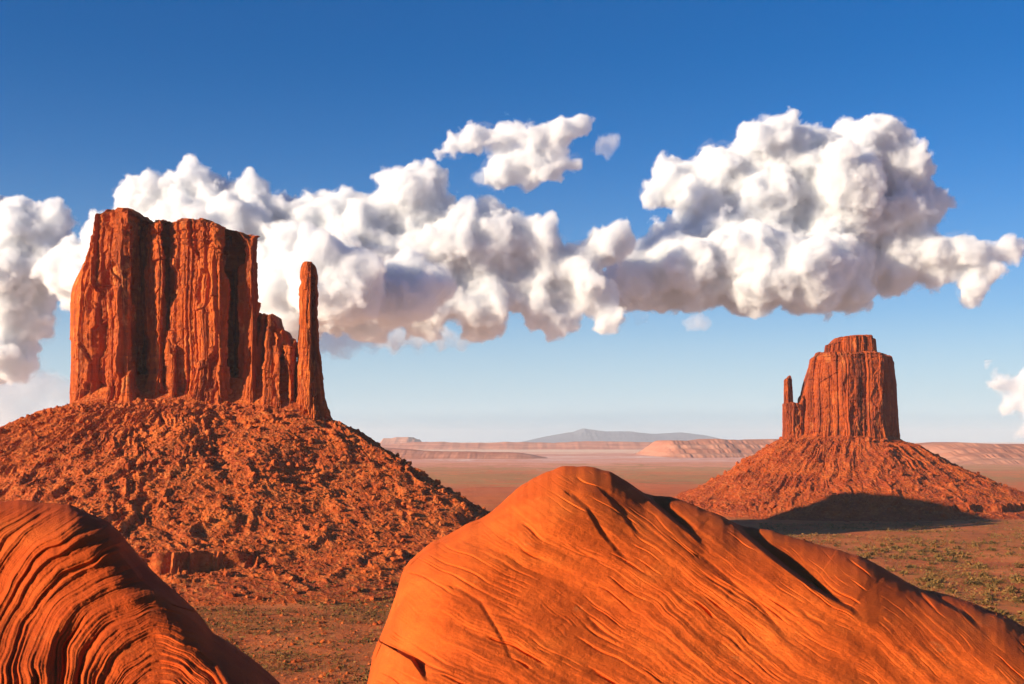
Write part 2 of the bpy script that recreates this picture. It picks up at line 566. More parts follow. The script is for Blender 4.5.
class Talus:
    """the apron of rubble round a butte: height as a function of the distance outside the plan"""

    def __init__(self, core, zc, reach, seed, k, ledge=None, rib=1.0):
        self.rib = rib
        self.core, _ = lerp_pts(core, 240, 2, True)
        self.zc, self.reach, self.seed, self.k, self.ledge = zc, reach, seed, k, ledge
        self.c = self.core.mean(0)

    def polar(self, nth, nr):
        th = np.linspace(0, 2 * math.pi, nth, endpoint=False)
        ca = np.arctan2(self.core[:, 1] - self.c[1], self.core[:, 0] - self.c[0])
        cr = np.hypot(self.core[:, 0] - self.c[0], self.core[:, 1] - self.c[1])
        o = np.argsort(ca)
        r0 = np.interp(th, ca[o], cr[o], period=2 * math.pi)
        for _ in range(60):
            r0 = (np.roll(r0, 1) + 2 * r0 + np.roll(r0, -1)) / 4
        return th, r0

    def height(self, x, y, detail=True):
        k, sd_ = self.k, self.seed
        dx, dy = x - self.c[0], y - self.c[1]
        th = np.arctan2(dy, dx)
        r = np.hypot(dx, dy)
        t_, r0_ = self._prof
        r0 = np.interp(th, t_, r0_, period=2 * math.pi)
        L = self.reach(th)
        d = r - r0
        # bend the gullies and push the rim of the ledge in and out
        sarc = th * (r0 + 60 * k)
        wob = 14 * k * perlin(x / (60 * k), y / (60 * k), 0, sd_) + 5 * k * perlin(x / (19 * k), y / (19 * k), 0, sd_ + 1)
        t = np.clip((d + .35 * wob) / L, -.3, 1.3)
        h = self.zc(x) * np.where(t < 1, np.sign(1 - t) * np.abs(1 - t) ** 1.32, -(t - 1) * .6)
        h0 = h
        u = np.clip(t, 0, 1)
        body = sstep(0, .12, u) * (1 - sstep(.82, 1.05, u))
        sa = sarc + .55 * wob
        g1 = fbm(sa / (48 * k), r / (240 * k), 0, 2, sd_ + 2, .5, 1)
        g2 = fbm(sa / (19 * k), r / (95 * k), 0, 2, sd_ + 3, .5, 1)
        g3 = fbm((sa + .5 * wob) / (8 * k), r / (60 * k), 0, 2, sd_ + 4, .5, 1)
        h = h + self.rib * body * k * (2.4 * g1 + 3.8 * g2 + 2.2 * g3)
        if self.ledge:
            z0, z1, msk = self.ledge
            m = msk(th) * sstep(-.15, .25, perlin(sarc / (110 * k), .4, 0, sd_ + 5) + .2)
            hh = h + 2.6 * k * perlin(sarc / (8 * k), .1, 0, sd_ + 6) + 2.0 * k * perlin(sarc / (3.2 * k), .1, 0, sd_ + 7)
            q = np.clip((hh - z0) / (z1 - z0), 0, 1)
            h = h * (1 - m) + m * np.where((hh > z0) & (hh < z1), z0 + (z1 - z0) * sstep(.42, .58, q), h)
        if detail:
            h = h + body * k * (1.2 * fbm(x / (11 * k), y / (11 * k), 0, 4, sd_ + 8, .55))
            f1, gap, rid = worley(x / (5.2 * k), y / (5.2 * k), sd_ + 9)
            h = h + sstep(0, .05, u) * (1 - sstep(.75, 1.0, u)) * k * np.maximum(0, (rid - .6)) * 1.7 * np.maximum(0, 1 - 1.7 * f1)
            f1, gap, rid = worley(x / (2.4 * k), y / (2.4 * k), sd_ + 10)
            h = h + (1 - sstep(.8, 1.0, u)) * k * np.maximum(0, (rid - .35)) * .9 * np.maximum(0, 1 - 1.6 * f1)
            # thin beds that stand out of the slope
            b = perlin(h / (5.5 * k), .3, sarc / (300 * k), sd_ + 11)
            h = h + k * 1.25 * np.sign(b) * np.abs(b) ** .35 * body * sstep(-.2, .3, perlin(sarc / (70 * k), h / (60 * k), 0, sd_ + 12))
        return h

    def build(self, name, mat, parent, nth, nr, front=.62):
        self._prof = self.polar(720, 0)
        # more columns towards the camera
        t = np.linspace(-1, 1, nth, endpoint=False)
        th = -math.pi / 2 + math.pi * (front * t + (1 - front) * t ** 3)
        r0 = np.interp(th, self._prof[0], self._prof[1], period=2 * math.pi)
        L = self.reach(th)
        w = np.linspace(-.10, 1.06, nr)[:, None]
        r = r0[None] + w * L[None]
        x = self.c[0] + r * np.cos(th)[None]
        y = self.c[1] + r * np.sin(th)[None]
        z = self.height(x, y)
        z = np.where(w > 1.0, np.minimum(z, ground_h(x, y) - 1.5), z)
        self.x, self.y, self.z = x, y, z
        return obj(name, np.stack([x, y, z], -1).reshape(-1, 3), grid_faces(nth, nr, True), mat, parent, False)


def reach_fn(stops):
    a = np.array([R(s[0]) for s in stops])
    l = np.array([s[1] for s in stops], float)
    o = np.argsort(a % (2 * math.pi))
    return lambda th: np.interp(np.asarray(th) % (2 * math.pi), (a % (2 * math.pi))[o], l[o], period=2 * math.pi)


def build_west():
    Y = 1200.0
    X = lambda px: wx(px, Y)
    root = empty('sandstone_butte', (X(180), Y + 20, 0))
    tag(root, 'larger red sandstone butte on the left, with a separate thin pinnacle at its right end', 'butte')
    # the plan of the main block, seen from above: front edge from left to right, then the back
    plan = [pt(72, Y + 40), pt(70, Y + 8), pt(75, Y - 8), pt(90, Y - 20), pt(106, Y - 33), pt(114, Y - 33), pt(128, Y - 42), pt(131, Y - 36), pt(133, Y + 4),
            pt(144, Y + 8), pt(147, Y - 12), pt(159, Y - 27), pt(162, Y - 24), pt(164, Y - 2), pt(167, Y - 4), pt(169, Y - 18), pt(184, Y - 32), pt(194, Y - 33), pt(220, Y - 46), pt(223, Y - 38), pt(226, Y + 12),
            pt(239, Y + 12), pt(241, Y - 30), pt(246, Y - 42), pt(253, Y - 46), pt(256, Y - 34), pt(257, Y + 0), pt(255, Y + 40), pt(249, Y + 80), pt(200, Y + 105), pt(120, Y + 105), pt(80, Y + 85)]
    top = interp_top([(60, 240), (76, 240), (86, 224), (95, 218), (106, 214), (127, 213), (140, 217), (146, 225), (163, 225), (182, 223), (208, 225), (222, 230),
                      (237, 236), (254, 242), (262, 246)], Y)
    base = interp_top([(60, 412), (120, 410), (200, 410), (260, 414), (340, 428)], Y)

    def rim(v, nx, ny, xr):
        left = np.clip(-nx, 0, 1)
        return 17 * left * (1 - sstep(.04, .12, xr)) * sstep(.66, 1.0, v) ** 1.1 + 2.5 * sstep(.7, 1, v)
    build_cliff('cliff', plan, base, top, M_CLIFF, root, .62, rim, 1.0, 20)
    # lower broken shoulder between block and pinnacle
    sh = [pt(248, Y + 30), pt(250, Y - 20), pt(258, Y - 34), pt(264, Y - 30), pt(267, Y - 46), pt(280, Y - 52), pt(284, Y - 44), pt(291, Y - 50), pt(295, Y - 40), pt(297, Y + 10), pt(270, Y + 50)]
    top2 = interp_top([(244, 318), (262, 316), (267, 320), (278, 319), (281, 331), (289, 335), (296, 343), (302, 350)], Y)
    build_cliff('shoulder', sh, base, top2, M_CLIFF, root, .55, lambda v, nx, ny, xr: 9 * sstep(.3, 1, v) * np.clip(-ny, 0, 1), .62, 50)
    # buttress leaning on the foot of the wall
    bt = [pt(160, Y), pt(163, Y - 26), pt(172, Y - 38), pt(180, Y - 36), pt(184, Y - 20), pt(184, Y)]
    top3 = interp_top([(156, 352), (168, 345), (174, 341), (180, 350), (188, 356)], Y)
    build_cliff('buttress', bt, base, top3, M_CLIFF, root, .6, lambda v, nx, ny, xr: 8 * sstep(.1, 1, v), .55, 60)
    # the pinnacle: a thin shaft on a wider foot
    cxs = X(306)
    Yp = Y - 40
    foot = [pt(297, Yp + 18), pt(296, Yp - 4), pt(302, Yp - 15), pt(313, Yp - 15), pt(324, Yp - 6), pt(331, Yp + 4), pt(330, Yp + 20), pt(308, Yp + 28)]

    def rimp(v, nx, ny, xr):
        # right side leans in quickly, left side stays sheer
        r = np.clip(nx, 0, 1)
        fb = np.abs(ny)
        return r * (6.0 * sstep(.06, .2, v) + 12.5 * sstep(.2, .66, v)) + 3.2 * np.clip(-nx, 0, 1) * sstep(.2, .8, v) + fb * 7.5 * sstep(.15, .6, v) + 1.5 * np.exp(-((v - .915) / .022) ** 2) + .9 * perlin(v * 9, nx * .8, ny * .8, 33) + .5 * perlin(v * 26, nx, ny, 34) + 1.2 * r * sstep(.93, .96, v)
    top4 = interp_top([(290, 269), (298, 267), (301, 264), (305, 262.5), (311, 263.5), (314, 266), (318, 272), (330, 276)], Yp)
    build_cliff('pinnacle', foot, base, top4, M_CLIFF, root, .45, rimp, .36, 70, base_flare=5, blocks=1.5)
    core = [pt(76, Y + 10), pt(80, Y - 22), pt(130, Y - 30), pt(210, Y - 30), pt(270, Y - 44), pt(312, Y - 48), pt(324, Y - 24), pt(300, Y + 40), pt(250, Y + 90), pt(190, Y + 100), pt(110, Y + 100), pt(80, Y + 70)]
    zc = lambda x: np.interp(x, [X(60), X(130), X(210), X(300), X(335)], [147, 152, 151, 144, 134]) + 2
    reach = reach_fn([(0, 240), (-20, 265), (-40, 350), (-60, 385), (-90, 390), (-120, 385), (-150, 380), (180, 370), (120, 300), (60, 260), (30, 240)])
    led = (17, 32, lambda th: sstep(-2.3, -2.05, th) * (1 - sstep(-1.35, -1.1, th)))
    tl = Talus(core, zc, reach, 100, 1.0, led)
    tl.build('talus_slope', M_TALUS, root, 1900, 620)
    return root, tl


def build_east():
    Y = 1980.0
    X = lambda px: wx(px, Y)
    k = 1.25
    root = empty('sandstone_butte', (X(850), Y + 30, 0))
    tag(root, 'smaller, farther red sandstone butte on the right, with a stubby pinnacle at its left end', 'butte')
    plan = [pt(800, Y + 50), pt(799, Y + 6), pt(806, Y - 22), pt(822, Y - 36), pt(846, Y - 42), pt(872, Y - 40), pt(888, Y - 34), pt(897, Y - 14), pt(900, Y + 30), pt(896, Y + 90), pt(860, Y + 120), pt(815, Y + 95)]
    top = interp_top([(790, 358), (809, 357), (818, 354), (870, 353), (892, 356), (905, 359)], Y)
    base = interp_top([(770, 440), (850, 438), (905, 446)], Y)

    def rim(v, nx, ny, xr):
        return 14 * np.clip(-nx, 0, 1) * (1 - sstep(.3, .5, xr)) * sstep(.35, 1, v) ** 1.2 + 5 * np.clip(nx, 0, 1) * sstep(.1, 1, v) + 3 * sstep(.7, 1, v)
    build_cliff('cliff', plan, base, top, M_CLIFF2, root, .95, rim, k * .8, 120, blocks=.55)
    Yc = Y + 8
    cp = [pt(824, Yc + 40), pt(823, Yc - 8), pt(836, Yc - 26), pt(858, Yc - 30), pt(873, Yc - 24), pt(878, Yc - 2), pt(877, Yc + 50), pt(850, Yc + 70)]
    topc = interp_top([(815, 346), (826, 345), (833, 344), (840, 338), (856, 336), (871, 335.5), (876, 338), (885, 340)], Y)
    basec = lambda x: np.full_like(np.asarray(x, float), wz(357, Y))
    build_cliff('caprock', cp, basec, topc, M_CLIFF2, root, .8, lambda v, nx, ny, xr: 3 * v, .5, 140, base_flare=1)
    Yp = Y - 5
    ft = [pt(783, Yp + 16), pt(782.5, Yp - 6), pt(787, Yp - 18), pt(796, Yp - 20), pt(804, Yp - 16), pt(806, Yp + 10), pt(798, Yp + 24)]
    topp = interp_top([(778, 404), (790, 403), (794, 404), (798, 405), (801, 399), (806, 388)], Y)
    build_cliff('shoulder', ft, base, topp, M_CLIFF2, root, .8, None, .4, 150, base_flare=2)
    sp = [pt(784.5, Yp + 8), pt(783.5, Yp - 4), pt(788, Yp - 12), pt(793, Yp - 7), pt(794, Yp + 6), pt(788, Yp + 13)]
    tops = interp_top([(780, 381), (786, 379), (789, 376), (792, 380), (796, 382)], Y)
    build_cliff('pinnacle', sp, lambda x: np.full_like(np.asarray(x, float), wz(408, Y)), tops, M_CLIFF2, root, .55, lambda v, nx, ny, xr: 3.2 * v * np.clip(nx + .4, 0, 1), .25, 160, base_flare=1)
    core = [pt(790, Y + 20), pt(796, Y - 18), pt(820, Y - 38), pt(872, Y - 40), pt(897, Y - 20), pt(902, Y + 30), pt(896, Y + 90), pt(860, Y + 120), pt(810, Y + 100)]
    zc = lambda x: np.interp(x, [X(780), X(850), X(905)], [116, 119, 109]) + 2
    reach = reach_fn([(0, 225), (-30, 275), (-60, 270), (-90, 265), (-120, 265), (-150, 258), (180, 236), (120, 240), (60, 240)])
    led = (8, 22, lambda th: sstep(-2.9, -2.5, th) * (1 - sstep(-.6, -.3, th)) * .8)
    tl = Talus(core, zc, reach, 200, 1.25, led, .62)
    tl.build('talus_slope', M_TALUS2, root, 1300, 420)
    return root, tl


# ------------------------------------------------------------------ slickrock in front
def build_outcrop(name, crest, bottom, depth, relief, label, R_px, recede, nc, nr, seed, mat, soft=60):
    q, _ = lerp_pts(crest, nc, soft)
    q[:, 1] += .9 * perlin(q[:, 0] / 22, q[:, 1] / 22, 0, seed) + .5 * perlin(q[:, 0] / 7, q[:, 1] / 7, 0, seed + 1)
    v = np.linspace(0, 1, nr)[:, None]
    px = q[None, :, 0] + 0 * v
    py = q[None, :, 1] + (bottom - q[None, :, 1]) * v ** 1.7
    pts = q[::3]
    dist = np.full(px.shape, 1e9)
    a, b = pts[:-1], pts[1:]
    for (x0, y0), (x1, y1) in zip(a, b):
        ex, ey = x1 - x0, y1 - y0
        t = np.clip(((px - x0) * ex + (py - y0) * ey) / (ex * ex + ey * ey + 1e-9), 0, 1)
        np.minimum(dist, np.hypot(px - x0 - t * ex, py - y0 - t * ey), out=dist)
    kb = 61
    c = np.cumsum(np.pad(dist, ((0, 0), (kb // 2 + 1, kb // 2)), mode='edge'), axis=1)
    blur = (c[:, kb:] - c[:, :-kb]) / kb
    dist = np.where(dist < 3, dist, np.minimum(blur, dist + 6))
    m = 1 - np.clip(dist / R_px, 0, 1)
    Dp = depth(px, py) + recede * (1 - np.sqrt(np.maximum(0, 1 - m * m)))
    edge = sstep(0, 14, dist)
    D = Dp - relief(px, py) * (.4 + .6 * edge)
    x = (px - 512) / F * D
    z = CAMZ - (py - HOR) / F * D
    front = np.stack([x, D, z], -1)
    # the far side falls away from the crest as the near side does
    cr = front[0]
    Wd = np.linspace(0, 1, 40)[1:, None]
    by = cr[None, :, 1] + 16 * Wd + 0 * cr[None, :, 1]
    bx = cr[None, :, 0] * (by / cr[None, :, 1])
    bz = cr[None, :, 2] - 12 * Wd ** 1.8 + .4 * perlin(bx / 3, by / 3, 0, seed + 3) * sstep(0, .2, Wd)
    back = np.stack([bx, by, bz], -1)[::-1]
    bot = front[-1:].copy()
    bot[..., 2] = 70
    bb = back[:1].copy()
    bb[..., 2] = 60
    V = np.concatenate([bb, back, front, bot], 0)
    o = obj(name, V.reshape(-1, 3), grid_faces(nc, V.shape[0])[:, ::-1], mat)
    tag(o, label, 'rock')
    return o


def side_of(px, py, line):
    """signed distance to a polyline (positive on its right/upper side) and the position 0..1 along it"""
    p = np.asarray(line, float)
    s = np.concatenate([[0], np.cumsum(np.hypot(*np.diff(p, axis=0).T))])
    best = np.full(px.shape, 1e9)
    sg = np.zeros(px.shape)
    al = np.zeros(px.shape)
    for i in range(len(p) - 1):
        (x0, y0), (x1, y1) = p[i], p[i + 1]
        ex, ey = x1 - x0, y1 - y0
        L = math.hypot(ex, ey)
        t = np.clip(((px - x0) * ex + (py - y0) * ey) / (L * L), 0, 1)
        d = np.hypot(px - x0 - t * ex, py - y0 - t * ey)
        n = d < best
        best = np.where(n, d, best)
        sg = np.where(n, np.sign((px - x0) * ey - (py - y0) * ex), sg)
        al = np.where(n, (s[i] + t * L) / s[-1], al)
    return best * sg, al


def strata(q, a, seed, sharp=.7):
    n = perlin(q, a, 0, seed)
    return np.sign(n) * np.abs(n) ** sharp


def build_dome():
    crest = [(330, 790), (352, 735), (368, 684), (373, 655), (386, 625), (397, 592), (402, 572), (411, 559), (430, 545), (465, 525), (487, 515), (510, 495), (525, 483), (540, 474),
             (563, 466.5), (590, 466), (612, 472), (630, 483), (644, 494), (658, 496), (672, 497), (690, 503), (705, 510), (722, 516), (738, 525), (752, 528), (770, 530), (800, 540),
             (830, 548), (862, 557), (892, 574), (920, 590), (935, 592), (962, 600), (1000, 617), (1024, 629), (1080, 660), (1150, 705), (1230, 790)]
    cracks = [  # line, how far the rock right of it lies behind, width, where along the line it dies out
        ([(626, 480), (645, 497), (668, 517), (692, 536), (715, 560)], 2.0, 4, (.35, .95)),
        ([(720, 512), (745, 536), (775, 561), (812, 588), (850, 610), (890, 650)], 2.3, 4, (.35, .85)),
        ([(908, 582), (932, 598), (962, 614), (1000, 650)], 1.5, 4, (.2, .9)),
        ([(398, 652), (412, 660), (428, 684)], 1.2, 3, (.4, 1)),
        ([(571, 497), (586, 510), (600, 534), (640, 580)], .22, 4, (.4, 1)),
        ([(606, 497), (622, 516), (645, 548)], .22, 4, (.4, 1)),
        ([(700, 560), (760, 612), (800, 660)], .2, 5, (.5, 1)),
        ([(455, 590), (478, 604), (500, 640), (520, 684)], .12, 4, (.5, 1)),
    ]

    def depth(px, py):
        t = (684 - py) / 218
        d = 44 + 11.5 * t + .0022 * np.maximum(px - 560, 0)
        # bulges of the whaleback
        d = d - .6 * np.exp(-((px - 470) / 90) ** 2 - ((py - 575) / 60) ** 2) - .5 * np.exp(-((px - 575) / 60) ** 2 - ((py - 500) / 45) ** 2)
        d = d + .55 * perlin(px / 130, py / 90, 0, 301)
        for line, dep, w, (f0, f1) in cracks:
            s, al = side_of(px, py, line)
            d = d + dep * sstep(-1, w, s) * np.exp(-np.maximum(s - w, 0) / (24 * dep)) * (1 - sstep(f0, f1, al)) * (1 - .0 * al)
        return d

    def relief(px, py):
        q = py - .52 * (px - 400) - .0003 * (px - 400) ** 2
        q = q + 11 * perlin(px / 90, py / 70, 0, 311) + 3 * perlin(px / 24, py / 20, 0, 312)
        al = px + .6 * py
        fade = .35 + .65 * sstep(-.25, .35, perlin(px / 110, py / 80, 0, 320))
        r = .16 * strata(q / 30, al / 420, 313, 1) + fade * (.07 * strata(q / 13, al / 260, 314, .8) + .035 * strata(q / 6, al / 160, 315) + .02 * strata(q / 2.8, al / 80, 316))
        # thin grooves that follow the beds
        for w, L, dep, sd_, msk in ((19, 620, .15, 317, 70), (9, 400, .07, 321, 45), (4.6, 210, .035, 322, 35)):
            g = perlin(q / w, al / L, 0, sd_)
            r = r - dep * (1 - sstep(0, .09, np.abs(g))) * sstep(0, .4, perlin(px / msk, py / msk, 0, sd_ + 8))
        g = perlin(q / 7, al / 150, 0, 323)
        r = r - .22 * sstep(.42, .6, g) * sstep(.05, .35, perlin(px / 60, py / 50, 0, 318))
        r = r + .035 * fbm(px / 14, py / 9, 0, 5, 319, .55)
        return r
    build_outcrop('slickrock_dome', crest, 800, depth, relief, 'broad orange whaleback of smooth cracked slickrock in front, between the two buttes', 60, 6.0, 1500, 620, 300, M_SLICK)


def build_fin():
    crest = [(-330, 800), (-250, 660), (-150, 560), (-80, 515), (-30, 503), (0, 502), (20, 499.5), (45, 503), (72, 505), (88, 514), (106, 521), (118, 532), (128, 545), (142, 562),
             (165, 584), (188, 604), (203, 622), (212, 636), (228, 648), (250, 664), (272, 684), (310, 720), (370, 800)]
    ridge = [(60, 470), (92, 512), (112, 540), (138, 574), (165, 602), (186, 626), (212, 652), (240, 690), (290, 780)]

    def depth(px, py):
        t = (684 - py) / 180
        d = 18 + 5.5 * t
        s, al = side_of(px, py, ridge)
        d = d + np.maximum(s, 0) * .010 + .00055 * np.maximum(s, 0) ** 2
        # the lower lobe stands out in front of the upper layers
        l, al2 = side_of(px, py, [(20, 700), (48, 650), (70, 622), (110, 600), (150, 598), (170, 604)])
        d = d + .16 * sstep(-6, 14, -l) * 1.0
        d = d + .4 * perlin(px / 90, py / 70, 0, 401)
        # lit shelf across the dark side
        s2, al3 = side_of(px, py, [(112, 545), (140, 580), (175, 606), (215, 640)])
        d = d + .45 * sstep(0, 6, s2) * sstep(.02, .12, al3) * (1 - sstep(.85, 1, al3))
        return d

    def relief(px, py):
        q = np.hypot((px - 165) * 1.0, (py - 705) * .95)
        q = q + 9 * perlin(px / 70, py / 70, 0, 411) + 3 * perlin(px / 22, py / 22, 0, 412)
        al = np.arctan2(py - 705, px - 165) * 160
        r = .25 * (.24 * strata(q / 15, al / 420, 413, .8) + .20 * strata(q / 7.2, al / 330, 414, .8) + .12 * strata(q / 3.4, al / 220, 415) + .06 * strata(q / 1.8, al / 130, 416))
        r = r - .09 * sstep(.25, .6, perlin(q / 8.5, al / 300, 0, 417))
        r = r + .018 * fbm(px / 10, py / 10, 0, 4, 418, .55)
        return r
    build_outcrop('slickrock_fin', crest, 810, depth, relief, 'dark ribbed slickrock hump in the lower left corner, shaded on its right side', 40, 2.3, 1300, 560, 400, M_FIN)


# ------------------------------------------------------------------ loose rocks
def rock_mesh(seed, sub=2):
    import bmesh
    bm = bmesh.new()
    bmesh.ops.create_icosphere(bm, subdivisions=sub, radius=1)
    r = np.random.default_rng(seed)
    co = np.array([v.co[:] for v in bm.verts])
    for _ in range(9):                    # cut flat faces
        n = r.normal(size=3)
        n /= np.linalg.norm(n)
        d = r.uniform(.45, .85)
        k = co @ n
        co = co - np.maximum(k - d, 0)[:, None] * n
    co *= r.uniform(.7, 1.2, 3)
    co += .05 * r.normal(size=co.shape)
    f = np.array([[v.index for v in fa.verts] for fa in bm.faces])
    bm.free()
    return co, f


def scatter_rocks(tl, n_things, n_stuff, label, group, stuff_label, size, mat, k, seed, keep):
    r = np.random.default_rng(seed)
    bases = [rock_mesh(seed + i) for i in range(6)]
    ny, nx = tl.x.shape
    pts = []
    while len(pts) < n_things + n_stuff:
        i, j = r.integers(int(ny * .12), int(ny * .985)), r.integers(0, nx)
        x, y, z = tl.x[i, j], tl.y[i, j], tl.z[i, j]
        px, py = 512 + x / y * F, HOR - (z - CAMZ) / y * F
        if not keep(px, py, i / ny):
            continue
        if y > tl.c[1] + 40:
            continue
        pts.append((x, y, z, 0))
    sz = np.sort(size * k * (r.pareto(2.6, len(pts)) + .45))[::-1]
    sz = np.minimum(sz, size * k * 3.2)
    meshes = [new_mesh('boulder', c, f, mat, False) for c, f in bases]
    for i in range(n_things):
        o = bpy.data.objects.new('boulder', meshes[r.integers(6)])
        COL.objects.link(o)
        x, y, z, _ = pts[i]
        o.location = (x, y, z + .12 * sz[i])
        o.scale = (sz[i],) * 3
        o.rotation_euler = r.uniform(0, 6.28, 3)
        tag(o, label, 'boulder', group)
    VV, FF, off = [], [], 0
    for i in range(n_things, len(pts)):
        c, f = rock_lo[r.integers(len(rock_lo))]
        a, b = r.uniform(0, 6.28), r.uniform(0, 6.28)
        ca, sa, cb, sb = math.cos(a), math.sin(a), math.cos(b), math.sin(b)
        M = np.array([[ca, -sa, 0], [sa, ca, 0], [0, 0, 1]]) @ np.array([[1, 0, 0], [0, cb, -sb], [0, sb, cb]])
        x, y, z, _ = pts[i]
        VV.append((c * sz[i]) @ M.T + (x, y, z + .1 * sz[i]))
        FF.append(f + off)
        off += len(c)
    o = obj('rubble', np.vstack(VV), np.vstack(FF), mat, None, False)
    tag(o, stuff_label, 'rubble', None, 'stuff')


def floor_rocks():
    r = np.random.default_rng(77)
    VV, FF, off, n = [], [], 0, 0
    while n < 5200:
        y = 540 + 360 * r.random()
        x = y * r.uniform(-.27, -.08)
        if perlin(x / 40, y / 30, 0, 41) < r.uniform(-.5, .5):
            continue
        s_ = min(.28 + .28 * r.pareto(2.2), 2.2)
        c, f = rock_lo[r.integers(len(rock_lo))]
        a = r.uniform(0, 6.28)
        ca, sa = math.cos(a), math.sin(a)
        z = float(ground_h(np.array(x), np.array(y)))
        VV.append((c * s_) @ np.array([[ca, sa, 0], [-sa, ca, 0], [0, 0, .8]]) + (x, y, z + .15 * s_))
        FF.append(f + off)
        off += len(c)
        n += 1
    o = obj('rubble', np.vstack(VV), np.vstack(FF), M_TALUS, None, False)
    tag(o, 'small red stones strewn over the flat between the two near rocks', 'rubble', None, 'stuff')


rock_lo = [rock_mesh(900 + i, 1) for i in range(5)]


# ------------------------------------------------------------------ scrub
def bush(r, n):
    """leafy clump: n small blades set through a low dome"""
    c = r.normal(size=(n, 3)) * (.42, .42, .26) + (0, 0, .32)
    a = r.normal(size=(n, 3)) * .17
    b = r.normal(size=(n, 3)) * .17
    V = np.stack([c - a, c + b, c + a, c - b], 1).reshape(-1, 3)
    V[:, 2] = np.maximum(V[:, 2], -.05)
    return V, np.arange(n * 4).reshape(n, 4)


def build_scrub():
    r = np.random.default_rng(5)
    protos = [bush(r, 60) for _ in range(6)]
    lo = [bush(r, 7) for _ in range(8)]
    pts = []

    def ok(x, y, z):
        px, py = 512 + x / y * F, HOR - (z - CAMZ) / y * F
        return -40 < px < 1070 and py < 720
    # nearest ones are individuals
    cand = []
    while len(cand) < 30000:
        lf = r.random() < .30
        y = 520 + 420 * r.random() if lf else 640 + 1000 * r.random() ** 1.2
        x = y * (r.uniform(-.27, -.08) if lf else r.uniform(.2, .45))
        if perlin(x / 60, y / 45, 0, 21) + .7 * perlin(x / 17, y / 14, 0, 22) < r.uniform(-.45, .45):
            continue
        cand.append((x, y))
    cand = np.array(cand)
    z = ground_h(cand[:, 0], cand[:, 1])
    for tl in TALUS:
        dx, dy = cand[:, 0] - tl.c[0], cand[:, 1] - tl.c[1]
        th = np.arctan2(dy, dx)
        rr = np.interp(th, tl._prof[0], tl._prof[1], period=2 * math.pi) + tl.reach(th)
        inside = np.hypot(dx, dy) < rr * 1.02
        ht = tl.height(cand[:, 0], cand[:, 1], False)
        z = np.where(inside, np.maximum(z, ht), z)
        drop = inside & (ht > 16 - 14 * r.random(len(cand)))
        z = np.where(drop, -999, z)
    P = [(x, y, zz) for (x, y), zz in zip(cand, z) if zz > -900 and ok(x, y, zz)]
    show = []
    for x, y, zz in P:
        px, py = 512 + x / y * F, HOR - (zz - CAMZ) / y * F
        vis = (210 + (py - 620) * .95 < px < 395 and py > 590) or (px > 830 and py > 540 and py < 548 + (px - 830) * .42)
        show.append(vis and 590 < y * 1 < 1300)
    size = np.minimum(.5 + .5 * r.pareto(2.0, len(P)), 2.6) * np.array([1.0 if p[0] < 0 else 1.35 for p in P])
    order = [i for i in np.argsort(-size) if show[i]][:140]
    picked = set(order)
    meshes = [new_mesh('sagebrush', v, f, M_SCRUB, False) for v, f in protos]
    for n, i in enumerate(order):
        o = bpy.data.objects.new('sagebrush', meshes[n % 6])
        COL.objects.link(o)
        o.location = P[i]
        s = max(1.1, size[i])
        o.scale = (s * 1.15, s * 1.15, s)
        o.rotation_euler = (0, 0, r.uniform(0, 6.28))
        lf = P[i][0] < 0
        tag(o, 'sagebrush bush on the flat between the dark ribbed hump and the orange dome' if lf else 'sagebrush bush on the open flat below the right butte, right of the dome',
            'bush', 'sagebrush left of the dome' if lf else 'sagebrush right of the dome')
    VV, FF, off = [], [], 0
    for i, p in enumerate(P):
        if i in picked:
            continue
        v, f = lo[i % 8]
        a = r.uniform(0, 6.28)
        ca, sa = math.cos(a), math.sin(a)
        VV.append((v * size[i] * 1.1) @ np.array([[ca, sa, 0], [-sa, ca, 0], [0, 0, 1]]) + p)
        FF.append(f + off)
        off += len(v)
    o = obj('desert_scrub', np.vstack(VV), np.vstack(FF), M_SCRUB, None, False)
    tag(o, 'low olive scrub dotted over the red desert floor', 'scrub', None, 'stuff')


# ------------------------------------------------------------------ far country
def build_mesa(name, px0, px1, Y, tops, thick, mat, label, cat, seed, kind=None, rough=1.0, steep=.35):
    """a tableland across the view: a height field with gullied flanks; tops = [(px, py)]"""
    nx, ny = 520, 60
    xs = np.linspace(wx(px0, Y), wx(px1, Y), nx)
    prof = interp_top(tops, Y)(xs)
    unit = Y / F
    w = np.linspace(0, 1, ny)[:, None]
    prof = prof + unit * rough * (.9 * perlin(xs / (26 * unit), .2, 0, seed) + .5 * perlin(xs / (8 * unit), .2, 0, seed + 1))
    X = xs[None] + 0 * w
    Yv = Y - thick * .5 + thick * w + 0 * X
    wob = .016 * perlin(X / (38 * unit), Yv / (120 * unit), 0, seed + 2) + .010 * perlin(X / (9 * unit), Yv / (60 * unit), 0, seed + 3) + .007 * perlin(X / (3 * unit), Yv / (40 * unit), 0, seed + 4)
    f = sstep(0, steep, w + wob * (w > 0)) * (1 - sstep(1 - steep, 1, w))
    # a cliff near the rim above a slope
    f4 = f * 4 + .25 * perlin(X / (50 * unit), .6, 0, seed + 6)
    f = np.clip(.35 * f + .65 * (np.floor(f4) + sstep(.35, .75, f4 - np.floor(f4))) / 4, 0, 1)
    ends = sstep(0, .16, (X - xs[0]) / (xs[-1] - xs[0])) * (1 - sstep(.84, 1, (X - xs[0]) / (xs[-1] - xs[0])))
    Z = -8 + (prof[None] + 8) * f * ends
    o = obj(name, np.stack([X, Yv, Z], -1).reshape(-1, 3), grid_faces(nx, ny), mat)
    tag(o, label, cat, None, kind)
    return o


